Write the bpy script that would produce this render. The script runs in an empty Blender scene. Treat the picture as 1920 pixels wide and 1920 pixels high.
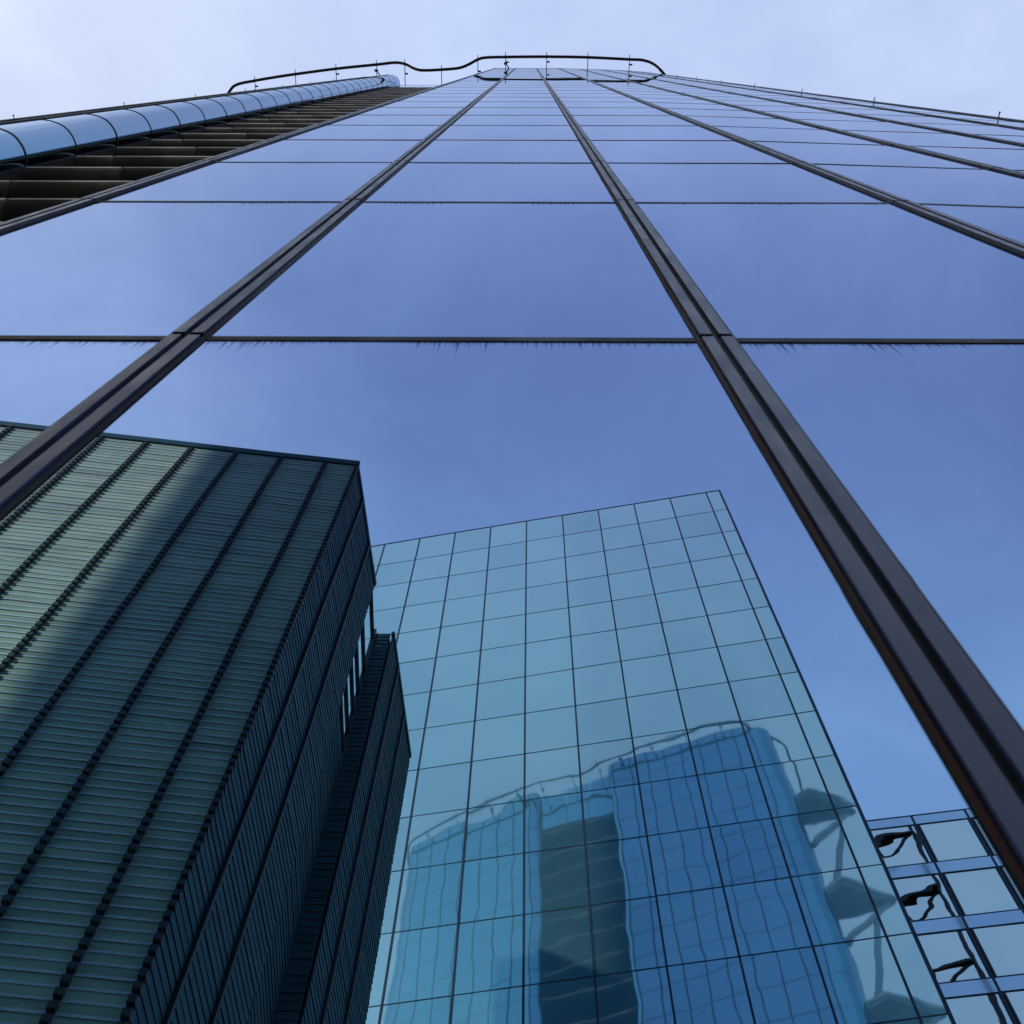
import bpy, math, random
from mathutils import Matrix, Vector
random.seed(7)
S = bpy.context.scene
COL = S.collection

# ------------------------------------------------------------------ camera
EYE = 1.6
cam_d = bpy.data.cameras.new('camera')
cam = bpy.data.objects.new('camera', cam_d)
COL.objects.link(cam)
R = Matrix(((0.99992373, -0.00499962, 0.01129314),
            (-0.0010849, -0.9464212, -0.32293302),
            (0.01230261, 0.32289614, -0.94635444)))
cam.matrix_world = Matrix.Translation((0, 0, EYE)) @ R.to_4x4()
cam_d.sensor_width = 36
cam_d.lens = 46.875
cam_d.clip_start = 0.05
cam_d.clip_end = 6000
cam_d.dof.use_dof = True
cam_d.dof.focus_distance = 45
cam_d.dof.aperture_fstop = 9.0
S.camera = cam

# ------------------------------------------------------------------ light
SUN_EL = math.radians(25)
SUN_XY = Vector((-14.35, 17.7)).normalized()          # towards the sun
sun_dir = Vector((SUN_XY.x * math.cos(SUN_EL), SUN_XY.y * math.cos(SUN_EL), math.sin(SUN_EL)))
sl = bpy.data.lights.new('sun', 'SUN')
sl.energy = 5.0
sl.angle = math.radians(2.0)
sl.color = (1.0, 0.75, 0.54)
so = bpy.data.objects.new('sun', sl)
COL.objects.link(so)
so.rotation_euler = sun_dir.to_track_quat('Z', 'Y').to_euler()

W = bpy.data.worlds.new('World')
S.world = W
W.use_nodes = True
nt = W.node_tree
nt.nodes.clear()


def wn(kind, **kw):
    n = nt.nodes.new(kind)
    for k, v in kw.items():
        setattr(n, k, v)
    return n


def wmath(op, a, b=None, clamp=False):
    n = wn('ShaderNodeMath', operation=op, use_clamp=clamp)
    for i, v in enumerate((a, b)):
        if v is None:
            continue
        if isinstance(v, (int, float)):
            n.inputs[i].default_value = v
        else:
            nt.links.new(v, n.inputs[i])
    return n.outputs[0]


def wmix(fac, a, b, blend='MIX'):
    n = wn('ShaderNodeMix', data_type='RGBA', blend_type=blend)
    for i, v in ((0, fac), (6, a), (7, b)):
        if isinstance(v, (int, float)):
            n.inputs[i].default_value = v
        elif isinstance(v, tuple):
            n.inputs[i].default_value = (*v, 1)
        else:
            nt.links.new(v, n.inputs[i])
    return n.outputs[2]


sky = wn('ShaderNodeTexSky', sky_type='NISHITA', sun_disc=False)
sky.sun_elevation = SUN_EL
sky.sun_rotation = math.atan2(SUN_XY.x, SUN_XY.y)
sky.air_density = 1.0
sky.dust_density = 1.0
sky.ozone_density = 2.0
tc = wn('ShaderNodeTexCoord')
D = tc.outputs['Generated']
dotn = wn('ShaderNodeVectorMath', operation='DOT_PRODUCT')
nt.links.new(D, dotn.inputs[0])
dotn.inputs[1].default_value = (-0.42, 0.80, 0.30)
no = wn('ShaderNodeTexNoise')
nt.links.new(D, no.inputs['Vector'])
no.inputs['Scale'].default_value = 3.2
no.inputs['Detail'].default_value = 7
no.inputs['Roughness'].default_value = 0.55
no.inputs['Distortion'].default_value = 0.4
nz = wmath('MULTIPLY', wmath('SUBTRACT', no.outputs[0], 0.5), 0.75)
mr = wn('ShaderNodeMapRange', interpolation_type='SMOOTHSTEP')
nt.links.new(wmath('ADD', dotn.outputs['Value'], nz), mr.inputs['Value'])
mr.inputs['From Min'].default_value = -0.75
mr.inputs['From Max'].default_value = 0.45
mr.inputs['To Min'].default_value = 0.62
mr.inputs['To Max'].default_value = 0.96
base = wmix(1.0, sky.outputs[0], (0.12, 0.12, 0.125), 'MULTIPLY')
CLOUD = (0.56, 0.675, 0.99)
skyc = wmix(mr.outputs[0], base, CLOUD)
sepd = wn('ShaderNodeSeparateXYZ')
nt.links.new(D, sepd.inputs[0])


def wramp(v, a, b, hi):
    x = wn('ShaderNodeMapRange', interpolation_type='SMOOTHSTEP')
    nt.links.new(v, x.inputs['Value'])
    x.inputs['From Min'].default_value = a
    x.inputs['From Max'].default_value = b
    x.inputs['To Max'].default_value = hi
    return x.outputs[0]


yy = wmath('ADD', sepd.outputs[1], wmath('MULTIPLY', nz, 0.35))
# whiter veil on the sun's side, clearer and brighter blue low on the far side
skyc = wmix(wramp(yy, 0.12, 0.42, 0.85), skyc, (0.80, 0.87, 1.04))
skyc = wmix(wramp(wmath('MULTIPLY', yy, -1.0), 0.20, 0.52, 0.85), skyc, (0.86, 0.93, 1.27))
skyc = wmix(wramp(wmath('MULTIPLY', sepd.outputs[0], -1.0), 0.02, 0.42, 0.75), skyc, (0.76, 0.84, 1.02))
# a brighter bank of cloud high in the west
blob = wn('ShaderNodeVectorMath', operation='DOT_PRODUCT')
nt.links.new(D, blob.inputs[0])
blob.inputs[1].default_value = Vector((-0.50, -0.42, 0.76)).normalized()
bm_ = wn('ShaderNodeMapRange', interpolation_type='SMOOTHSTEP')
nt.links.new(wmath('ADD', blob.outputs['Value'], wmath('MULTIPLY', nz, 0.10)), bm_.inputs['Value'])
bm_.inputs['From Min'].default_value = 0.885
bm_.inputs['From Max'].default_value = 0.965
bm_.inputs['To Max'].default_value = 0.80
skyc = wmix(bm_.outputs[0], skyc, (1.15, 1.22, 1.40))
bg = wn('ShaderNodeBackground')
# thin uneven veil
no2 = wn('ShaderNodeTexNoise')
nt.links.new(D, no2.inputs['Vector'])
no2.inputs['Scale'].default_value = 5.5
no2.inputs['Detail'].default_value = 8
no2.inputs['Roughness'].default_value = 0.6
no2.inputs['Distortion'].default_value = 0.8
veil = wmath('ADD', wmath('MULTIPLY', wmath('SUBTRACT', no2.outputs[0], 0.5), 0.50), wmath('MULTIPLY', wmath('SUBTRACT', no.outputs[0], 0.5), 0.30))
veil = wmath('ADD', veil, 1.0)
vc = wn('ShaderNodeCombineXYZ')
nt.links.new(veil, vc.inputs[0])
nt.links.new(wmath('ADD', wmath('MULTIPLY', veil, 0.9), 0.1), vc.inputs[1])
nt.links.new(wmath('ADD', wmath('MULTIPLY', veil, 0.55), 0.45), vc.inputs[2])
skyc = wmix(1.0, skyc, vc.outputs[0], 'MULTIPLY')
nt.links.new(skyc, bg.inputs['Color'])
bg.inputs['Strength'].default_value = 1.0
wo = wn('ShaderNodeOutputWorld')
nt.links.new(bg.outputs[0], wo.inputs['Surface'])

S.view_settings.view_transform = 'Standard'
S.view_settings.look = 'None'
S.view_settings.exposure = 0
S.view_settings.gamma = 1
S.view_settings.use_curve_mapping = False
S.render.engine = 'CYCLES'
S.cycles.caustics_reflective = True
S.cycles.sample_clamp_indirect = 6.0
S.cycles.blur_glossy = 0.5
S.cycles.max_bounces = 12
S.cycles.glossy_bounces = 8
S.cycles.use_denoising = True


# ------------------------------------------------------------------ materials
class NT:
    def __init__(self, name):
        self.m = bpy.data.materials.new(name)
        self.m.use_nodes = True
        self.t = self.m.node_tree
        self.t.nodes.clear()
        self.out = self.t.nodes.new('ShaderNodeOutputMaterial')

    def n(self, kind, **kw):
        x = self.t.nodes.new(kind)
        for k, v in kw.items():
            setattr(x, k, v)
        return x

    def link(self, a, b):
        if isinstance(a, (int, float)):
            b.default_value = a
        elif isinstance(a, tuple):
            b.default_value = (*a, 1) if len(b.default_value) == 4 else a
        else:
            self.t.links.new(a, b)

    def math(self, op, a, b=0.0, clamp=False):
        x = self.n('ShaderNodeMath', operation=op, use_clamp=clamp)
        self.link(a, x.inputs[0])
        self.link(b, x.inputs[1])
        return x.outputs[0]

    def mix(self, f, a, b, blend='MIX'):
        x = self.n('ShaderNodeMix', data_type='RGBA', blend_type=blend)
        self.link(f, x.inputs[0])
        self.link(a, x.inputs[6])
        self.link(b, x.inputs[7])
        return x.outputs[2]

    def noise(self, vec, scale, detail=3, rough=0.5, dims='3D'):
        x = self.n('ShaderNodeTexNoise', noise_dimensions=dims)
        if vec is not None:
            self.link(vec, x.inputs['Vector'])
        x.inputs['Scale'].default_value = scale
        x.inputs['Detail'].default_value = detail
        x.inputs['Roughness'].default_value = rough
        return x.outputs[0]

    def scaled(self, vec, s):
        x = self.n('ShaderNodeMapping')
        self.link(vec, x.inputs['Vector'])
        x.inputs['Scale'].default_value = s
        return x.outputs[0]

    def ramp(self, v, a, b, lo=0.0, hi=1.0, smooth=True):
        x = self.n('ShaderNodeMapRange', interpolation_type='SMOOTHSTEP' if smooth else 'LINEAR')
        self.link(v, x.inputs['Value'])
        x.inputs['From Min'].default_value = a
        x.inputs['From Max'].default_value = b
        x.inputs['To Min'].default_value = lo
        x.inputs['To Max'].default_value = hi
        return x.outputs[0]


def mirror_glass(name, f0, graze, power, bump_scale, bump_dist, streaks, tint=0.0, rough=0.004, haze=None, steep=None):
    """coated facade glass: tinted mirror that whitens at grazing angles, slightly wavy, dirty under its top edge"""
    k = NT(name)
    tcn = k.n('ShaderNodeTexCoord')
    pos = k.n('ShaderNodeNewGeometry').outputs['Position']
    lw = k.n('ShaderNodeLayerWeight')
    lw.inputs['Blend'].default_value = 0.5
    fac = k.math('POWER', lw.outputs['Facing'], power)
    c0 = f0
    if tint:
        at = k.n('ShaderNodeAttribute', attribute_name='tint')
        c0 = k.mix(k.math('MULTIPLY', at.outputs['Fac'], tint), f0, tuple(v * w for v, w in zip(f0, (0.62, 0.74, 0.86))))
    if steep:                                  # the coating's colour shifts towards teal when seen steeply
        c0 = k.mix(k.ramp(lw.outputs['Facing'], 0.52, 0.80), steep, c0)
    col = k.mix(fac, c0, graze)
    bu = k.n('ShaderNodeBump')
    bu.inputs['Strength'].default_value = 1.0
    bu.inputs['Distance'].default_value = bump_dist
    k.link(k.noise(pos, bump_scale, 1.5, 0.45), bu.inputs['Height'])
    g = k.n('ShaderNodeBsdfGlossy')
    g.inputs['Roughness'].default_value = rough
    k.link(col, g.inputs['Color'])
    k.link(bu.outputs[0], g.inputs['Normal'])
    sh = g.outputs[0]
    d = k.n('ShaderNodeBsdfDiffuse')
    d.inputs['Color'].default_value = (0.012, 0.014, 0.02, 1)
    if streaks:
        uv = tcn.outputs['UV']
        sep = k.n('ShaderNodeSeparateXYZ')
        k.link(uv, sep.inputs[0])
        comb = k.n('ShaderNodeCombineXYZ')
        k.link(sep.outputs[0], comb.inputs[0])
        slow = k.noise(k.scaled(comb.outputs[0], (1, 1, 1)), 2.3, 1)
        fine = k.noise(k.scaled(comb.outputs[0], (1, 1, 1)), 58, 3, 0.75)
        ln = k.math('MULTIPLY', k.math('POWER', k.ramp(fine, 0.40, 0.74), 1.6), k.ramp(slow, 0.38, 0.72, 0.08, 1.0))
        ln = k.math('ADD', k.math('MULTIPLY', ln, streaks), 0.03)
        # 1 at the top edge, falling to 0 at the streak's end
        t = k.math('SUBTRACT', 1.0, k.math('DIVIDE', sep.outputs[1], ln), True)
        film = k.math('MULTIPLY', k.noise(k.scaled(pos, (1.4, 1.4, 0.25)), 1.0, 5, 0.65), 0.10)
        m = k.n('ShaderNodeMixShader')
        k.link(k.math('ADD', k.math('MULTIPLY', k.math('POWER', t, 0.9), 0.80), film, True), m.inputs[0])
        k.link(sh, m.inputs[1])
        k.link(d.outputs[0], m.inputs[2])
        sh = m.outputs[0]
    if haze:                                    # tinted body put in as veiling glare over the mirror image
        amount, colour = haze
        b = k.n('ShaderNodeBsdfGlossy')        # rough lobe that blurs the veil
        b.inputs['Roughness'].default_value = 0.36
        at = k.n('ShaderNodeAttribute', attribute_name='tint')
        k.link(k.mix(k.math('MULTIPLY', at.outputs['Fac'], 0.6), colour, tuple(v * 0.75 for v in colour)), b.inputs['Color'])
        m = k.n('ShaderNodeMixShader')
        m.inputs[0].default_value = amount
        k.link(sh, m.inputs[1])
        k.link(b.outputs[0], m.inputs[2])
        sh = m.outputs[0]
    k.link(sh, k.out.inputs['Surface'])
    return k.m


def metal_paint(name, base, rough, spec=0.5, metallic=0.0, var=0.25, scale=3.0, streak=(1, 1, 0.15)):
    k = NT(name)
    p = k.n('ShaderNodeBsdfPrincipled')
    pos = k.n('ShaderNodeNewGeometry').outputs['Position']
    nn = k.noise(k.scaled(pos, streak), scale, 5, 0.6)
    dark = tuple(v * (1 - var) for v in base)
    light = tuple(min(1, v * (1 + var)) for v in base)
    k.link(k.mix(k.ramp(nn, 0.3, 0.7), dark, light), p.inputs['Base Color'])
    p.inputs['Metallic'].default_value = metallic
    p.inputs['Specular IOR Level'].default_value = spec
    k.link(k.ramp(nn, 0.2, 0.8, rough * 0.8, rough * 1.25), p.inputs['Roughness'])
    k.link(p.outputs[0], k.out.inputs['Surface'])
    return k.m


M = {}
M['tower_glass'] = mirror_glass('tower_glass', (0.245, 0.345, 0.565), (0.80, 0.86, 0.94), 17, 1.1, 0.00035, 0.55, tint=0.14, steep=(0.21, 0.38, 0.555))
M['wing_glass'] = mirror_glass('wing_glass', (0.25, 0.345, 0.47), (0.62, 0.71, 0.83), 9, 1.1, 0.0006, 0.0, steep=(0.19, 0.40, 0.54))
M['block_glass'] = mirror_glass('block_glass', (1.0, 0.98, 0.82), (0.97, 0.95, 0.93), 5, 0.30, 0.012, 0.0, tint=0.34, rough=0.024, haze=(0.3, (0.46, 0.90, 0.92)))
M['office_glass'] = mirror_glass('office_glass', (1.0, 0.94, 0.84), (0.9, 0.93, 0.95), 5, 0.36, 0.013, 0.0, tint=0.25)
M['office_spandrel'] = mirror_glass('office_spandrel', (0.60, 0.68, 0.80), (0.9, 0.93, 0.95), 5, 0.4, 0.004, 0.0, tint=0.5, rough=0.06)
M['recess_glass'] = mirror_glass('recess_glass', (0.05, 0.06, 0.07), (0.6, 0.65, 0.7), 6, 0.8, 0.001, 0.0)
M['mullion'] = metal_paint('mullion_metal', (0.030, 0.048, 0.120), 0.38, metallic=0.0, spec=0.22, var=0.35, scale=5, streak=(3, 3, 0.6))
M['gasket'] = metal_paint('black_gasket', (0.008, 0.008, 0.011), 0.6, spec=0.25)
M['seal'] = metal_paint('rust_red_seal', (0.06, 0.018, 0.014), 0.7, spec=0.2, var=0.5, scale=5)
M['rail'] = metal_paint('rail_paint', (0.010, 0.010, 0.014), 0.45, spec=0.3)
M['bracket'] = metal_paint('bracket_metal', (0.10, 0.11, 0.13), 0.5, metallic=0.3)
M['slab'] = metal_paint('beige_cladding', (0.20, 0.17, 0.12), 0.5, spec=0.35, var=0.18, scale=0.9, streak=(1, 1, 1))
M['recess_shade'] = metal_paint('recess_shade_black', (0.012, 0.012, 0.013), 0.7, spec=0.2)  # near-black standing in for the shade inside the recess
M['coping'] = metal_paint('roof_coping', (0.20, 0.22, 0.27), 0.4, metallic=0.6)
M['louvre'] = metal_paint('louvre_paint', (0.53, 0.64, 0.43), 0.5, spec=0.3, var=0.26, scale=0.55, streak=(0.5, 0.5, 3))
M['louvre_shaded'] = metal_paint('louvre_shaded_tone', (0.035, 0.105, 0.115), 0.5, spec=0.3, var=0.15, scale=1.0, streak=(0.5, 0.5, 2))  # louvre paint darkened for the flank, its shade put into the colour
M['lip'] = metal_paint('louvre_lip_highlight', (0.86, 0.88, 0.86), 0.4, var=0.1)  # edge metal whitened, its sunlit highlight put into the colour
M['lbracket'] = metal_paint('louvre_bracket', (0.055, 0.06, 0.06), 0.55)
M['core'] = metal_paint('core_wall', (0.03, 0.045, 0.045), 0.7, spec=0.2)
M['steel'] = metal_paint('frame_steel', (0.05, 0.09, 0.11), 0.45, metallic=0.3)
M['grid'] = metal_paint('grid_metal', (0.02, 0.035, 0.06), 0.45, metallic=0.3)
M['platform'] = metal_paint('platform_cladding', (0.46, 0.47, 0.48), 0.5, var=0.12, scale=0.6, streak=(1, 1, 1))
M['strut'] = metal_paint('strut_paint', (0.45, 0.46, 0.47), 0.45, var=0.12)
M['roofing'] = metal_paint('roof_membrane', (0.18, 0.18, 0.19), 0.85, streak=(1, 1, 1))
M['paving'] = metal_paint('stone_paving', (0.09, 0.095, 0.105), 0.8, var=0.25, scale=0.7, streak=(1, 1, 1))
M['asphalt'] = metal_paint('city_ground', (0.06, 0.06, 0.062), 0.9, var=0.3, scale=0.05, streak=(1, 1, 1))


# ------------------------------------------------------------------ mesh helpers
class MB:
    def __init__(s):
        s.v, s.f, s.uv, s.tint, s.mi, s.sm = [], [], [], [], [], []

    def face(s, pts, uv=None, tint=0.0, mi=0, smooth=False):
        i = len(s.v)
        s.v += [tuple(p) for p in pts]
        s.f.append(tuple(range(i, i + len(pts))))
        s.uv.append(uv or [(0, 9)] * len(pts))
        s.tint.append(tint)
        s.mi.append(mi)
        s.sm.append(smooth)

    def hexa(s, p, mi=0):
        """eight corners: bottom 0-3 counter clockwise, top 4-7"""
        i = len(s.v)
        s.v += [tuple(q) for q in p]
        for f in ((3, 2, 1, 0), (4, 5, 6, 7), (0, 1, 5, 4), (1, 2, 6, 5), (2, 3, 7, 6), (3, 0, 4, 7)):
            s.f.append(tuple(i + j for j in f))
            s.uv.append([(0, 9)] * 4)
            s.tint.append(0.0)
            s.mi.append(mi)
            s.sm.append(False)

    def box(s, x0, x1, y0, y1, z0, z1, mi=0):
        s.hexa([(x0, y0, z0), (x1, y0, z0), (x1, y1, z0), (x0, y1, z0),
                (x0, y0, z1), (x1, y0, z1), (x1, y1, z1), (x0, y1, z1)], mi)

    def obox(s, a, t, n, s0, s1, n0, n1, z0, z1, mi=0):
        """box along direction t (from a) and normal n"""
        def q(u, w, z):
            return (a[0] + t[0] * u + n[0] * w, a[1] + t[1] * u + n[1] * w, z)
        s.hexa([q(s0, n0, z0), q(s1, n0, z0), q(s1, n1, z0), q(s0, n1, z0),
                q(s0, n0, z1), q(s1, n0, z1), q(s1, n1, z1), q(s0, n1, z1)], mi)

    def prism(s, poly, z0, z1, mi=0, cap=True):
        n = len(poly)
        for k in range(n):
            a, b = poly[k], poly[(k + 1) % n]
            s.face([(*a, z0), (*b, z0), (*b, z1), (*a, z1)], mi=mi)
        if cap:
            s.face([(*p, z1) for p in poly], mi=mi)
            s.face([(*p, z0) for p in reversed(poly)], mi=mi)

    def tube(s, pts, r, seg=10, mi=0, cap=True):
        pts = [Vector(p) for p in pts]
        rings = []
        prev = None
        for k, p in enumerate(pts):
            d = (pts[min(k + 1, len(pts) - 1)] - pts[max(k - 1, 0)]).normalized()
            if prev is None:
                u = d.orthogonal().normalized()
            else:
                u = (prev - d * prev.dot(d)).normalized()
            prev = u
            w = d.cross(u)
            rr = r[k] if isinstance(r, (list, tuple)) else r
            i = len(s.v)
            for j in range(seg):
                a = 2 * math.pi * j / seg
                s.v.append(tuple(p + (u * math.cos(a) + w * math.sin(a)) * rr))
            rings.append(i)
        for a, b in zip(rings, rings[1:]):
            for j in range(seg):
                s.f.append((a + j, a + (j + 1) % seg, b + (j + 1) % seg, b + j))
                s.uv.append([(0, 9)] * 4)
                s.tint.append(0.0)
                s.mi.append(mi)
                s.sm.append(True)
        if cap:
            for i, rev in ((rings[0], True), (rings[-1], False)):
                f = tuple(range(i, i + seg))
                s.f.append(f[::-1] if rev else f)
                s.uv.append([(0, 9)] * seg)
                s.tint.append(0.0)
                s.mi.append(mi)
                s.sm.append(False)


def loc_of(o):
    v = Vector((0, 0, 0))
    while o is not None:
        v += o.location
        o = o.parent
    return v


def obj(name, mb, mats, parent=None, stuff=False, label=None):
    o0 = loc_of(parent) if parent else Vector((0, 0, 0))
    me = bpy.data.meshes.new(name)
    me.from_pydata([(x - o0.x, y - o0.y, z - o0.z) for x, y, z in mb.v], [], mb.f)
    for m in (mats if isinstance(mats, (list, tuple)) else [mats]):
        me.materials.append(M[m])
    uvl = me.uv_layers.new(name='UVMap')
    flat = [c for uv in mb.uv for p in uv for c in p]
    uvl.data.foreach_set('uv', flat)
    at = me.attributes.new('tint', 'FLOAT', 'FACE')
    at.data.foreach_set('value', mb.tint)
    me.polygons.foreach_set('material_index', mb.mi)
    me.polygons.foreach_set('use_smooth', mb.sm)
    me.update()
    o = bpy.data.objects.new(name, me)
    COL.objects.link(o)
    if parent:
        o.parent = parent
    if stuff:
        o['kind'] = 'stuff'
    if label:
        o['label'] = label
    return o


def thing(name, label, cat, loc, group=None):
    o = bpy.data.objects.new(name, None)
    o.empty_display_size = 1
    COL.objects.link(o)
    o.location = loc
    o['label'] = label
    o['category'] = cat
    if group:
        o['group'] = group
    return o


def catmull(pts, n=6):
    out = []
    P = [Vector(p) for p in pts]
    for i in range(len(P) - 1):
        p0, p1, p2, p3 = P[max(i - 1, 0)], P[i], P[i + 1], P[min(i + 2, len(P) - 1)]
        for k in range(n):
            t = k / n
            out.append(0.5 * ((2 * p1) + (p2 - p0) * t + (2 * p0 - 5 * p1 + 4 * p2 - p3) * t * t + (3 * p1 - p0 - 3 * p2 + p3) * t ** 3))
    out.append(P[-1])
    return out


# ------------------------------------------------------------------ ground
mb = MB()
mb.face([(-3000, -3000, -0.1), (3000, -3000, -0.1), (3000, 3000, -0.1), (-3000, 3000, -0.1)])
g = obj('ground', mb, 'asphalt')
g['kind'] = 'structure'
mb = MB()
mb.box(-70, 70, -60, 40, -0.09, 0.0)
g = obj('plaza_paving', mb, 'paving')
g['kind'] = 'structure'

# ------------------------------------------------------------------ the glass tower
FY = 0.9                                   # the curtain wall's plane
ROOF = 119.41 + EYE
LEV = [0.0, EYE - 0.02, 4.43 + EYE] + [8.9 + EYE + k * (119.41 - 8.9) / 32 for k in range(33)]
tower = thing('glass_tower', 'tall blue mirror-glass tower with a black roof rail, looming straight overhead', 'tower', (0, 8, 0))

BAY = [(-2.9, FY), (-1.15, FY), (0.632, FY), (2.43, FY), (4.2, 0.952), (5.98, 1.0), (7.75, 1.06), (9.5, 1.17), (11.2, 1.36)]
RIGHT = [(11.2, 1.36), (11.75, 1.46), (12.2, 1.62), (12.62, 1.92), (12.9, 2.35), (13.05, 2.85), (13.1, 3.4)]
LEFT = [(-2.9, FY), (-3.06, 0.92), (-3.22, 1.0), (-3.34, 1.13), (-3.4, 1.3), (-3.42, 1.5)]
TG = 0.032                                 # half the width of a transom joint


def pane(mbx, a, b, z0, z1, nin=0.055, wob=0.0):
    (ax, ay), (bx, by) = a, b
    L = math.hypot(bx - ax, by - ay)
    tx, ty = (bx - ax) / L, (by - ay) / L
    ax, ay, bx, by = ax + tx * nin, ay + ty * nin, bx - tx * nin, by - ty * nin
    h = z1 - z0
    o = random.random() * 50
    u1 = o + L
    k, l = random.uniform(-0.0008, 0.0008), random.uniform(-0.0008, 0.0008)
    mbx.face([(ax, ay + k + l, z0), (bx, by + k - l, z0), (bx, by - k - l, z1), (ax, ay - k + l, z1)],
             uv=[(o, h), (u1, h), (u1, 0), (o, 0)], tint=random.random())


cells = [(r, c) for r in range(len(LEV) - 1) for c in range(len(BAY) - 1)]
rest = MB()
n_own = 0
for r, c in cells:
    z0, z1 = LEV[r] + TG, LEV[r + 1] - TG
    own = n_own < 100 and r >= 1
    mbx = MB() if own else rest
    pane(mbx, BAY[c], BAY[c + 1], z0, z1)
    if own:
        obj('glass_pane', mbx, 'tower_glass', tower)
        n_own += 1
obj('upper_glass_panes', rest, 'tower_glass', tower, stuff=True)

# mullions: a pair of bars with a black groove, gaskets at both sides, jointed at every transom
def nrm(i):
    a, b = BAY[max(i - 1, 0)], BAY[min(i + 1, len(BAY) - 1)]
    tx, ty = b[0] - a[0], b[1] - a[1]
    L = math.hypot(tx, ty)
    return (tx / L, ty / L), (ty / L, -tx / L)      # along, outward (-y)


for i in range(len(BAY)):
    t, n = nrm(i)
    p = BAY[i]
    m = MB()
    zb, zt = LEV[0], LEV[-1]
    m.obox(p, t, n, -0.064, 0.064, -0.06, 0.004, zb, zt, 1)            # black backing and gaskets
    m.obox(p, t, n, -0.064, -0.056, 0.004, 0.010, zb, zt, 2 if i == 2 else 1)
    m.obox(p, t, n, 0.056, 0.064, 0.004, 0.010, zb, zt, 1)
    for sgn in (-1, 1):                                                # hand-run sealant, never quite even
        prev = None
        z = 1.0
        ph = [random.uniform(0, 6.3) for _ in range(4)]
        while z < 62:
            w = 0.004 + 0.0018 * (math.sin(z * 5.1 + ph[0]) + math.sin(z * 11.7 + ph[1]) * 0.7 + math.sin(z * 2.3 + ph[2]) * 0.8) + random.uniform(-0.001, 0.001)
            w = 0.064 + max(0.001, w)
            u0, u1 = (p[0] + t[0] * 0.06 * sgn + n[0] * 0.006, p[1] + t[1] * 0.06 * sgn + n[1] * 0.006), (p[0] + t[0] * w * sgn + n[0] * 0.0015, p[1] + t[1] * w * sgn + n[1] * 0.0015)
            if prev:
                q0, q1, zp = prev
                f = [(*q0, zp), (*q1, zp), (*u1, z), (*u0, z)]
                m.face(f if sgn > 0 else f[::-1], mi=1)
            prev = (u0, u1, z)
            z += 0.09
    for r in range(len(LEV) - 1):
        a, b = LEV[r] + 0.022, LEV[r + 1] - 0.022
        j = random.uniform(-0.0008, 0.0008)
        m.obox(p, t, n, -0.052, -0.012, 0.004, 0.019 + j, a, b, 0)
        m.obox(p, t, n, 0.012, 0.052, 0.004, 0.019 - j, a, b, 0)
    obj('mullion', m, ['mullion', 'gasket', 'seal'], tower)

for r in range(1, len(LEV) - 1):
    m = MB()
    z = LEV[r]
    for c in range(len(BAY) - 1):
        a, b = BAY[c], BAY[c + 1]
        L = math.hypot(b[0] - a[0], b[1] - a[1])
        t = ((b[0] - a[0]) / L, (b[1] - a[1]) / L)
        n = (t[1], -t[0])
        m.obox(a, t, n, 0.05, L - 0.05, -0.05, 0.003, z - TG, z + TG, 0)
    obj('transom', m, 'gasket', tower)


def skin(path, levels, gap, name, mat, tint=None):
    m = MB()
    for r in range(len(levels) - 1):
        z0, z1 = levels[r] + gap, levels[r + 1] - gap
        for a, b in zip(path, path[1:]):
            m.face([(*a, z0), (*b, z0), (*b, z1), (*a, z1)], uv=[(0, 9)] * 4, smooth=True)
    return m


def weld(o):
    import bmesh
    bm = bmesh.new()
    bm.from_mesh(o.data)
    bmesh.ops.remove_doubles(bm, verts=bm.verts, dist=0.0005)
    bm.to_mesh(o.data)
    bm.free()
    return o


def rows_of(path, zs, name, mat, parent, half=0.03, proud=0.003, depth=0.05):
    m = MB()
    for z in zs:
        for a, b in zip(path, path[1:]):
            L = math.hypot(b[0] - a[0], b[1] - a[1])
            t = ((b[0] - a[0]) / L, (b[1] - a[1]) / L)
            n = (t[1], -t[0])
            m.obox(a, t, n, 0, L, -depth, proud, z - half, z + half)
    return obj(name, m, mat, parent)


RS = catmull([(x, y, 0) for x, y in RIGHT], 3)
RS = [(v.x, v.y) for v in RS]
weld(obj('corner_glazing', skin(RS, LEV, TG, 'c', 'wing_glass'), 'wing_glass', tower))
for z in LEV[1:-1]:
    rows_of(RS, [z], 'corner_joint', 'gasket', tower)
LS = [(v.x, v.y) for v in catmull([(x, y, 0) for x, y in reversed(LEFT)], 3)]
weld(obj('corner_glazing', skin(LS, LEV, TG, 'c', 'wing_glass'), 'wing_glass', tower))
for z in LEV[1:-1]:
    rows_of(LS, [z], 'corner_joint', 'gasket', tower)
SIDE = [(13.1, 3.4), (13.15, 5.2), (13.15, 7.0), (13.1, 8.8), (13.0, 10.6), (12.9, 12.4), (12.8, 16)]
weld(obj('side_glazing', skin(SIDE, LEV, TG, 's', 'wing_glass'), 'wing_glass', tower))
for z in LEV[1:-1]:
    rows_of(SIDE, [z], 'corner_joint', 'gasket', tower)

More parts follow.
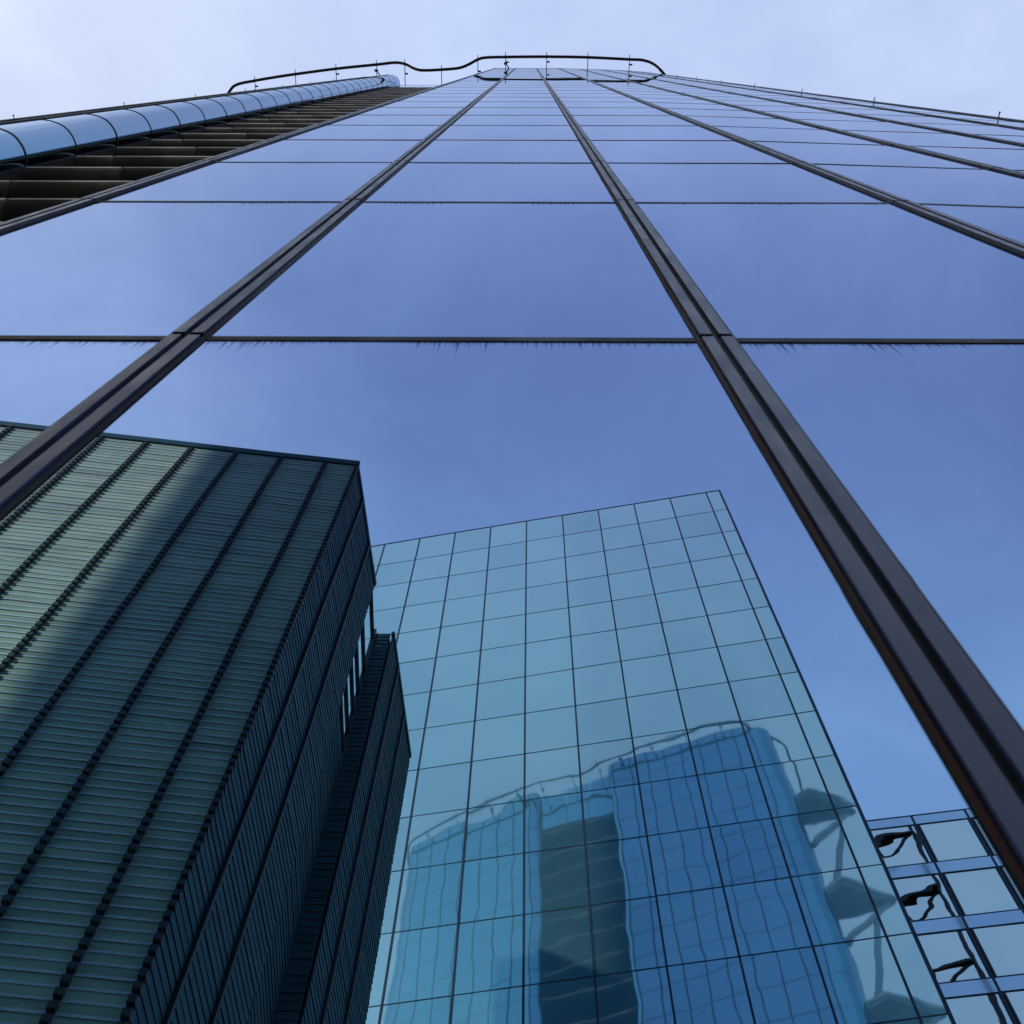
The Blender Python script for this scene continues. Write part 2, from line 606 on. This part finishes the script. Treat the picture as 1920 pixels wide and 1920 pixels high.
# the left wing: curved corner glass in one piece per storey, flat front beyond
WING = [(-11.1, 2.32), (-11.06, 2.12), (-11.12, 1.86), (-11.3, 1.62), (-11.62, 1.48), (-12.0, 1.45)]
WFRONT = [(-12.0, 1.45), (-13.9, 1.62), (-15.7, 1.82), (-17.5, 2.03), (-19.3, 2.26), (-21.1, 2.5), (-22.9, 2.78), (-24.6, 3.12)]
WEND = [(-24.6, 3.12), (-25.5, 3.45), (-26.1, 4.0), (-26.4, 4.8), (-26.45, 6.0), (-26.4, 16.0)]
WLEV = [0.0, 4.3] + [4.3 + k * (ROOF - 4.3) / 34 for k in range(1, 35)]
WC = [(v.x, v.y) for v in catmull([(x, y, 0) for x, y in reversed(WING)], 4)]
for r in range(len(WLEV) - 1):
    weld(obj('curved_glass', skin(WC, WLEV[r:r + 2], 0.025, 'w', 'wing_glass'), 'wing_glass', tower))
    if r:
        k = 0.045 if r % 2 else 0.03
        rows_of(WC, [WLEV[r]], 'curved_joint', 'gasket', tower, half=k, proud=0.012)
m = MB()
for r in range(len(WLEV) - 1):
    for a, b in zip(WFRONT, WFRONT[1:]):
        pane(m, b, a, WLEV[r] + 0.03, WLEV[r + 1] - 0.03, 0.05)
obj('wing_glass_panes', m, 'wing_glass', tower, stuff=True)
weld(obj('end_glazing', skin(list(reversed(WEND)), WLEV, 0.03, 'e', 'wing_glass'), 'wing_glass', tower))
for p in WFRONT:
    m = MB()
    m.box(p[0] - 0.05, p[0] + 0.05, p[1] - 0.03, p[1] + 0.05, 0, ROOF)
    obj('mullion', m, 'gasket', tower)
for z in WLEV[1:-1]:
    rows_of(list(reversed(WFRONT)), [z], 'wing_transom', 'gasket', tower, half=0.03)
# narrow dark fin where the curved glass ends against the recess
m = MB()
for r in range(len(WLEV) - 1):
    m.box(-11.2, -11.07, 2.30, 2.36, WLEV[r] + 0.02, WLEV[r + 1] - 0.02)
obj('corner_fin', m, 'recess_shade', tower)

# the recess between the wings: rounded beige spandrels with dark glazing behind
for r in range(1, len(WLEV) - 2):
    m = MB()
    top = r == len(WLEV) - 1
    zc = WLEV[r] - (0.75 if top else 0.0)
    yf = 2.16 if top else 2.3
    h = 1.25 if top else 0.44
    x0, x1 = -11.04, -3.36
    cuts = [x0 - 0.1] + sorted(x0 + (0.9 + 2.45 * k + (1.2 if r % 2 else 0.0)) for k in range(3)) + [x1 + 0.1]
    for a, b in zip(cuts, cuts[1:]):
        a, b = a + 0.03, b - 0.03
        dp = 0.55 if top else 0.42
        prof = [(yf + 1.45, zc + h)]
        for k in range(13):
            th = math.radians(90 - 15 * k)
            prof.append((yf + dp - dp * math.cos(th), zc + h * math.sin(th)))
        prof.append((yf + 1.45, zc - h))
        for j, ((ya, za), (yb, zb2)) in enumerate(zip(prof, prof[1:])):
            m.face([(a, ya, za), (a, yb, zb2), (b, yb, zb2), (b, ya, za)], smooth=True, mi=1 if j >= (12 if top else 8) else 0)  # lower bullnose and underside blackened: shade put into the colour
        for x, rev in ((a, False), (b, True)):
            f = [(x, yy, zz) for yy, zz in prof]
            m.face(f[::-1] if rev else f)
    weld(obj('spandrel', m, ['slab', 'recess_shade'], tower))
for r in (len(WLEV) - 3, len(WLEV) - 2):                # glass screen closing the top of the recess
    m = MB()
    for k in range(3):
        xa, xb = -11.0 + 2.53 * k, -11.0 + 2.53 * (k + 1)
        m.face([(xa + 0.03, 2.26, WLEV[r] + 0.5), (xb - 0.03, 2.26, WLEV[r] + 0.5), (xb - 0.03, 2.26, WLEV[r + 1] + 0.44), (xa + 0.03, 2.26, WLEV[r + 1] + 0.44)])
    obj('parapet_screen', m, 'wing_glass', tower)
m = MB()
m.face([(-11.1, 4.1, 0), (-3.4, 4.1, 0), (-3.4, 4.1, ROOF - 0.3), (-11.1, 4.1, ROOF - 0.3)])
obj('recess_glazing', m, 'recess_glass', tower)
m = MB()
m.box(-3.46, -3.36, 1.52, 4.2, 0, ROOF - 0.01)
m.box(-11.12, -11.04, 2.37, 4.2, 0, ROOF - 0.01)
obj('recess_cheek', m, 'recess_shade', tower)

# roof and the back of the building
poly = [(-3.3, 1.6), (-2.9, 0.99)] + [(x, y + 0.09) for x, y in BAY[1:]] + [(12.1, 1.75), (12.9, 3.0), (13.0, 16), (-26.2, 16), (-26.3, 5.5), (-25.3, 3.7), (-24.5, 3.3), (-12.0, 1.6), (-11.25, 2.0), (-11.2, 3.4), (-3.5, 3.4)]
m = MB()
m.prism(poly, ROOF - 0.6, ROOF - 0.08)
obj('roof', m, 'roofing', tower)
m = MB()
m.box(-26.4, 12.8, 15.95, 16.1, 0, ROOF - 0.1)
obj('rear_wall', m, 'core', tower)
cop = MB()
for path in (BAY, RS, LS, WC[::-1][::-1], list(reversed(WFRONT))):
    for a, b in zip(path, path[1:]):
        L = math.hypot(b[0] - a[0], b[1] - a[1])
        t = ((b[0] - a[0]) / L, (b[1] - a[1]) / L)
        n = (t[1], -t[0])
        cop.obox(a, t, n, -0.005, L + 0.005, -0.12, 0.012, ROOF - 0.03, ROOF + 0.09)
obj('coping', cop, 'coping', tower)

# the rail that rings the roof, on cantilever arms
RZ = 119.41 + EYE
RAIL = [(-26.9, 5.6), (-26.35, 4.0), (-25.68, 2.84), (-25.0, 2.26), (-23.34, 1.92), (-21.49, 1.62), (-19.93, 1.40), (-16.45, 0.96), (-12.99, 0.62),
        (-11.4, 0.46), (-10.53, 0.59), (-9.86, 0.91), (-9.09, 1.08), (-7.46, 1.02), (-6.0, 0.89), (-5.18, 0.61), (-4.41, 0.22),
        (-3.73, 0.05), (-2.01, 0.0), (1.47, -0.03), (4.95, 0.02), (8.47, 0.18), (9.6, 0.24), (10.52, 0.55), (11.36, 1.32), (12.9, 1.7),
        (13.8, 2.9), (14.1, 4.5), (14.1, 9.0), (13.9, 13)]
RAIL[24:25] = [(11.36, 1.25)]
RAIL[25:26] = [(12.2, 2.3)]
RAIL[26:] = [(13.4, 3.4), (14.1, 5.2), (14.1, 9.0), (13.9, 13)]
m = MB()
m.tube(catmull([(x, y, RZ) for x, y in RAIL], 6), 0.125, 10)
rail = obj('roof_rail', m, 'rail', tower)
ARMS = [(-23.43, 1.93, 2.95), (-19.93, 1.40, 2.35), (-16.45, 0.94, 1.92), (-12.99, 0.62, 1.55), (-10.58, 0.57, 2.3), (-7.46, 1.03, 2.3),
        (-4.37, 0.22, 2.3), (-2.01, 0.0, 0.9), (1.47, -0.03, 0.9), (4.95, 0.02, 0.97), (8.47, 0.19, 1.1)]
for i, (x, y, yw) in enumerate(ARMS):
    m = MB()
    m.tube([(x, y - 0.38, RZ - 0.05), (x, yw + 0.05, RZ - 0.05)], 0.035, 6)
    arm = obj('bracket_arm', m, 'bracket', rail)
    if i in (0, 2, 4, 6, 7, 8, 10):
        m = MB()
        zq = RZ - 0.18
        yq = y + (yw - y) * 0.45
        m.box(x + 0.02, x + 0.26, yq - 0.07, yq + 0.07, zq, zq + 0.14)
        m.box(x - 0.02, x + 0.04, yq - 0.03, yq + 0.03, zq + 0.14, zq + 0.2)
        obj('floodlight', m, 'rail', rail)
for x, y in ((-2.01, 0.52), (-13.0, 1.1)):
    m = MB()
    m.tube([(x + 0.02, y - 0.02, RZ - 0.1), (x + 0.35, y + 0.5, RZ - 0.12)], 0.05, 6)
    m.box(x - 0.14, x + 0.14, y - 0.1, y + 0.1, RZ - 0.32, RZ - 0.06)
    m.box(x + 0.3, x + 1.0, y + 0.43, y + 0.53, RZ - 0.14, RZ - 0.08)
    obj('winch', m, 'rail', rail)

# restraint pins at the two outer edges, three storeys apart
for z in [EYE + 28.4 + 10.36 * k for k in range(-2, 9)]:
    m = MB()
    m.tube([(9.55, 1.2, z), (9.57, 1.05, z)], 0.012, 6)
    m.tube([(9.57, 1.05, z - 0.03), (9.57, 1.05, z + 0.03)], 0.014, 6)
    obj('restraint_pin', m, 'gasket', tower)
for z in [EYE + 27 + 10.36 * k for k in range(0, 9)]:
    m = MB()
    m.tube([(-13.9, 1.7, z), (-13.92, 1.5, z)], 0.014, 6)
    m.tube([(-13.92, 1.5, z - 0.04), (-13.92, 1.5, z + 0.04)], 0.016, 6)
    obj('restraint_pin', m, 'gasket', tower)

# sharp triangular platforms and their V struts on the right flank
for z in [EYE + 107 - 13.81 * k for k in range(8)]:
    m = MB()
    pl = [(13.12, 2.9), (14.4, 2.5), (16.2, 3.9), (17.9, 5.4), (18.15, 5.9), (17.9, 6.3), (15.5, 6.1), (13.16, 5.8)]
    m.prism(pl, z - 0.14, z + 0.14)
    sm = [((x - 15) * 0.93 + 15 - 0.12, (y - 4.6) * 0.9 + 4.6) for x, y in pl]
    m.prism(sm, z - 0.42, z - 0.142)
    m.prism([((x - 15) * 0.985 + 14.98, (y - 4.6) * 0.97 + 4.6) for x, y in pl], z + 0.142, z + 0.3)
    pf = obj('platform', m, 'platform', tower)
    for zz, yy, xx in ((z - 6.4, 3.6, 13.1), (z - 11.2, 6.2, 13.14)):
        m = MB()
        m.tube([(xx, yy, zz), (xx + 0.6, yy + 0.05, zz + 0.9), (16.4, 5.5, z - 1.5), (17.4, 5.75, z - 0.3)], [0.34, 0.3, 0.26, 0.3], 10)
        obj('strut', m, 'strut', pf)

# ------------------------------------------------------------------ louvred building (seen mirrored in the tower's glass)
def mv(x, y):
    return (x, 2 * FY - y)


LZ = 50.0 + EYE
lou = thing('louvred_building', 'dark green building wrapped in horizontal louvres, mirrored at the lower left of the tower glass', 'building', (-14, -16, 0))
A, B, C, Ep, F = mv(-6.63, 15.24), mv(-5.99, 20.24), mv(-6.27, 22.4), mv(-5.51, 22.4), mv(-4.94, 28.06)
PITCH = 0.335


def unit(a, b):
    L = math.hypot(b[0] - a[0], b[1] - a[1])
    return ((b[0] - a[0]) / L, (b[1] - a[1]) / L), L


def louvres(a, t, n, s0, s1, z0, z1, name, mat, ext=0.0, jit=0.006, lip='louvre_shaded'):
    m = MB()
    z = z1 - 0.1
    while z > z0 + 0.3:
        j = random.uniform(-jit, jit)
        e0 = s0 + 0.02
        e1 = s1 - 0.02 + ext
        d0 = 0.16 + j

        def q(u, w, zz):
            return (a[0] + t[0] * u + n[0] * w, a[1] + t[1] * u + n[1] * w, zz)
        # upright board lapped over the one below, pale lip along its foot
        d1 = 0.075 + j
        m.hexa([q(e0, 0.03, z - 0.30), q(e1, 0.03, z - 0.30), q(e1, d1 - 0.004, z - 0.30), q(e0, d1 - 0.004, z - 0.30),
                q(e0, 0.03, z + 0.03), q(e1, 0.03, z + 0.03), q(e1, d1 - 0.016, z + 0.03), q(e0, d1 - 0.016, z + 0.03)])
        m.hexa([q(e0, d1 - 0.012, z - 0.312), q(e1, d1 - 0.012, z - 0.312), q(e1, d1 + 0.006, z - 0.312), q(e0, d1 + 0.006, z - 0.312),
                q(e0, d1 - 0.012, z - 0.235), q(e1, d1 - 0.012, z - 0.235), q(e1, d1 + 0.002, z - 0.235), q(e0, d1 + 0.002, z - 0.235)], 1)
        z -= PITCH
    return obj(name, m, [mat, lip], lou)


def column_line(a, t, n, s, z0, z1, nubs=True):
    m = MB()
    m.obox(a, t, n, s - 0.03, s + 0.03, -0.02, 0.10, z0, z1 - 0.02)
    if nubs:
        z = z1 - 0.1
        while z > z0 + 0.3:
            m.obox(a, t, n, s - 0.075, s + 0.075, 0.06, 0.21, z - 0.29, z - 0.10)
            z -= PITCH
    else:
        m.obox(a, t, n, s - 0.05, s + 0.05, 0.1, 0.17, z0, z1 - 0.05)
    return obj('louvre_bracket', m, 'lbracket', lou)


tf = (-0.99388781, 0.11039486)              # along the front, away from the corner A (mirrored y)
nf = (0.11039486, 0.99388781)               # towards the tower
fronts = [0.0] + [1.23 + 1.746 * k for k in range(11)]
for s0, s1 in zip(fronts, fronts[1:]):
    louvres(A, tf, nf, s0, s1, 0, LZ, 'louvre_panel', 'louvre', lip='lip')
for s in fronts:
    column_line(A, tf, nf, s, 0, LZ)
A2, B, C = (A[0] - 0.1, A[1]), (B[0] - 0.20, B[1]), (C[0] + 0.07, C[1])
ts, Ls = unit(A2, B)
ns = (-ts[1], ts[0]) if (-ts[1]) > 0 else (ts[1], -ts[0])
sides = [0.0, 1.32, 3.19, Ls]
for i, (s0, s1) in enumerate(zip(sides, sides[1:])):
    louvres(A2, ts, ns, s0, s1, 0, LZ, 'louvre_panel', 'louvre_shaded', ext=0.03 if i == 2 else 0.0)
for s in sides[1:-1]:
    column_line(A2, ts, ns, s, 0, LZ, False)
tb, Lb = unit(C, Ep)
louvres(C, tb, (0, 1), 0.0, Lb, 0, LZ, 'louvre_panel', 'louvre_shaded')
tw, Lw = unit(Ep, F)
nw = (-tw[1], tw[0]) if (-tw[1]) > 0 else (tw[1], -tw[0])
cut = [0, 1.4, 3.5, Lw]
for i, (s0, s1) in enumerate(zip(cut, cut[1:])):
    louvres(Ep, tw, nw, s0, s1, 0, LZ, 'louvre_panel', 'louvre_shaded', ext=0.12 if i == 2 else 0.0)
for s in cut[1:-1]:
    column_line(Ep, tw, nw, s, 0, LZ, False)
# closed screen between the two volumes, below the open gap
tg, Lg = unit(B, C)
ng = (-tg[1], tg[0]) if (-tg[1]) > 0 else (tg[1], -tg[0])
louvres(B, tg, ng, 0.0, Lg, 0, 39.4 + EYE, 'louvre_panel', 'louvre_shaded')
m = MB()
m.box(C[0] - 0.08, C[0] + 0.08, C[1] - 0.02, C[1] + 0.2, 38 + EYE, LZ + 0.1)
obj('frame_post', m, 'steel', lou)
for z in (49.2, 46.3, 44.4, 42.9, 41.4, 40.1):
    m = MB()
    m.tube([(B[0], B[1] + 0.02, z + EYE), (C[0], C[1] + 0.02, z + EYE)], 0.085, 8)
    obj('frame_rung', m, 'steel', lou)
m = MB()
back = (-0.11, -0.99)
core = [(A[0] - 0.16, A[1] - 0.06), (A[0] + tf[0] * 18.6 - 0.05, A[1] + tf[1] * 18.6 - 0.06), (A[0] + tf[0] * 18.6, B[1] + 0.2), (B[0] - 0.06, B[1] + 0.02)]
m.prism(core, 0, LZ - 0.15)
m.prism([(C[0] + 0.12, C[1] - 0.06), (Ep[0] - 0.06, Ep[1] - 0.06), (F[0] - 0.06, F[1]), (F[0] - 1.9, F[1])], 0, LZ - 0.15)
m.box(-6.62, -6.3, C[1] + 0.02, B[1] - 0.02, 0, 39.3 + EYE)
obj('wall', m, 'core', lou)
m = MB()
for a, t, n, L in ((A, tf, nf, 18.6), (A2, ts, ns, Ls), (Ep, tw, nw, Lw)):
    m.obox(a, t, n, -0.03, L, 0.0, 0.13, LZ - 0.08, LZ + 0.42 if n is nf else LZ + 0.2)
obj('parapet', m, 'louvre_shaded', lou)

# ------------------------------------------------------------------ glazed block (mirrored, centre)
GT = 99.76 + EYE
blk = thing('glazed_block', 'pale blue-green glass block with thin dark grid, mirrored in the middle of the tower', 'building', (2, -40, 0))
a0 = mv(-11.29, 36.80)
gt = (0.98479934, 0.17369587)
gn = (-0.17369587, 0.98479934)
cols = [-8.58, -5.72, -2.86] + [2.86 * k for k in range(10)] + [26.8]
rows = [GT - 4.655 * k for k in range(22)]


def bpt(s, w=0.0):
    return (a0[0] + gt[0] * s + gn[0] * w, a0[1] + gt[1] * s + gn[1] * w)


def bpane(mbx, p0, p1, nn, z0, z1, tilt, mat=None, sag=0.0):
    """a pane a few mm out of true, as glazing always is"""
    d = [random.uniform(-tilt, tilt) for _ in range(3)]
    c = [d[0] + d[1], d[0] - d[1], -d[0] - d[1], -d[0] + d[1]]
    q = [(*p0, z0), (*p1, z0), (*p1, z1), (*p0, z1)]
    mbx.face([(x + nn[0] * k, y + nn[1] * k, z) for (x, y, z), k in zip(q, c)], tint=random.random() ** 2)


rest = MB()
n_own = 0
for r in range(21):
    for c in range(len(cols) - 1):
        own = r < 12 and c >= 3 and n_own < 100
        mbx = MB() if own else rest
        bpane(mbx, bpt(cols[c] + 0.03), bpt(cols[c + 1] - 0.03), gn, max(0, rows[r + 1] + 0.02), rows[r] - 0.02, 0.0022)
        if own:
            obj('glass_pane', mbx, 'block_glass', blk)
            n_own += 1
obj('lower_glass_panes', rest, 'block_glass', blk, stuff=True)
for i, s in enumerate(cols):
    m = MB()
    w = 0.045 if i < len(cols) - 1 else 0.07
    m.obox(a0, gt, gn, s - w, s + w, -0.1, 0.05, 0, GT)
    obj('mullion', m, 'grid', blk)
for z in rows[1:]:
    m = MB()
    for s0, s1 in zip(cols, cols[1:]):
        m.obox(a0, gt, gn, s0 + 0.045, s1 - 0.045, -0.1, 0.012, z - 0.028, z + 0.028)
    obj('transom', m, 'grid', blk)
m = MB()
m.prism([bpt(cols[0], -0.12), bpt(26.78, -0.12), bpt(26.78, -16), bpt(cols[0], -16)], 0, GT - 0.02)
obj('wall', m, 'core', blk)
m = MB()
m.obox(a0, gt, gn, cols[0], 26.87, -0.3, 0.03, GT + 0.002, GT + 0.1)
obj('coping', m, 'grid', blk)

# ------------------------------------------------------------------ office block (mirrored, lower right)
OT = 65.0 + EYE
off = thing('office_block', 'lower office block with grey-green windows and pale bands, mirrored at the lower right', 'building', (30, -45, 0))
o0 = mv(21.47, 39.95)
ot = (0.98916883, 0.14678227)
on = (-0.14678227, 0.98916883)
CW = 2.93


def opt(s, w=0.0):
    return (o0[0] + ot[0] * s + on[0] * w, o0[1] + ot[1] * s + on[1] * w)


lamp = 0
for r in range(13):
    zt = OT - 0.82 - 4.65 * r
    zb = zt - 3.72
    for c in range(-4, 6):
        s0, s1 = c * CW, (c + 1) * CW
        mw = MB()
        bpane(mw, opt(s0 + 0.22, 0.0), opt(s1 - 0.12, 0.0), on, max(0, zb + 0.1), zt - 0.06, 0.006)
        wv = obj('window', mw, 'office_glass', off)
        mf = MB()
        mf.obox(o0, ot, on, s0 + 0.12, s0 + 0.22, -0.1, 0.04, max(0, zb), zt)
        mf.obox(o0, ot, on, s1 - 0.12, s1 - 0.07, -0.1, 0.03, max(0, zb), zt)
        mf.obox(o0, ot, on, s0 + 0.22, s1 - 0.12, -0.1, 0.03, zt - 0.06, zt)
        mf.obox(o0, ot, on, s0 + 0.22, s1 - 0.12, -0.1, 0.04, max(0, zb), max(0, zb) + 0.1)
        obj('window_frame', mf, 'grid', wv)
    ms = MB()
    for c in range(-4, 6):
        bpane(ms, opt(c * CW + 0.07, 0.045), opt((c + 1) * CW - 0.07, 0.045), on, zt + 0.01, zt + (0.82 if r == 0 else 0.92), 0.004)
    obj('spandrel', ms, 'office_spandrel', off)
for c in range(-4, 7):
    m = MB()
    m.obox(o0, ot, on, c * CW - 0.07, c * CW + 0.07, -0.1, 0.05, 0, OT - 0.01)
    obj('mullion', m, 'grid', off)
m = MB()
m.prism([opt(-4 * CW, -0.13), opt(6 * CW, -0.13), opt(6 * CW, -14), opt(-4 * CW, -14)], 0, OT - 0.02)
obj('wall', m, 'core', off)
m = MB()
m.obox(o0, ot, on, -4 * CW - 0.05, 6 * CW + 0.05, -0.3, 0.06, OT + 0.002, OT + 0.09)
obj('coping', m, 'grid', off)

# ------------------------------------------------------------------ steel mast beside the tower (seen twice mirrored in the office windows)
mast = thing('steel_mast', 'dark steel mast with stub arms, mirrored in the left windows of the office block', 'mast', (29.3, 4.5, 0))
m = MB()
m.tube([(29.3, 4.5, 0), (29.3, 4.5, 60), (29.3, 4.5, 126.5 + EYE)], [0.34, 0.28, 0.22], 12)
obj('column', m, 'rail', mast)
for k in range(10):
    z = 124.0 + EYE - 10.1 * k
    m = MB()
    m.prism([(25.3, 4.35), (28.9, 4.1), (29.2, 4.3), (29.2, 4.7), (28.9, 4.9), (25.3, 4.65)], z - 0.22, z + 0.22)
    arm = obj('arm', m, 'rail', mast)
    m = MB()
    m.tube([(28.9, 4.5, z - 0.2), (26.4, 4.5, z - 3.0), (25.4, 4.5, z - 3.2)], 0.2, 8)
    m.tube([(25.5, 4.5, z - 3.2), (25.5, 4.5, z - 0.29)], 0.12, 8)
    obj('brace', m, 'rail', arm)
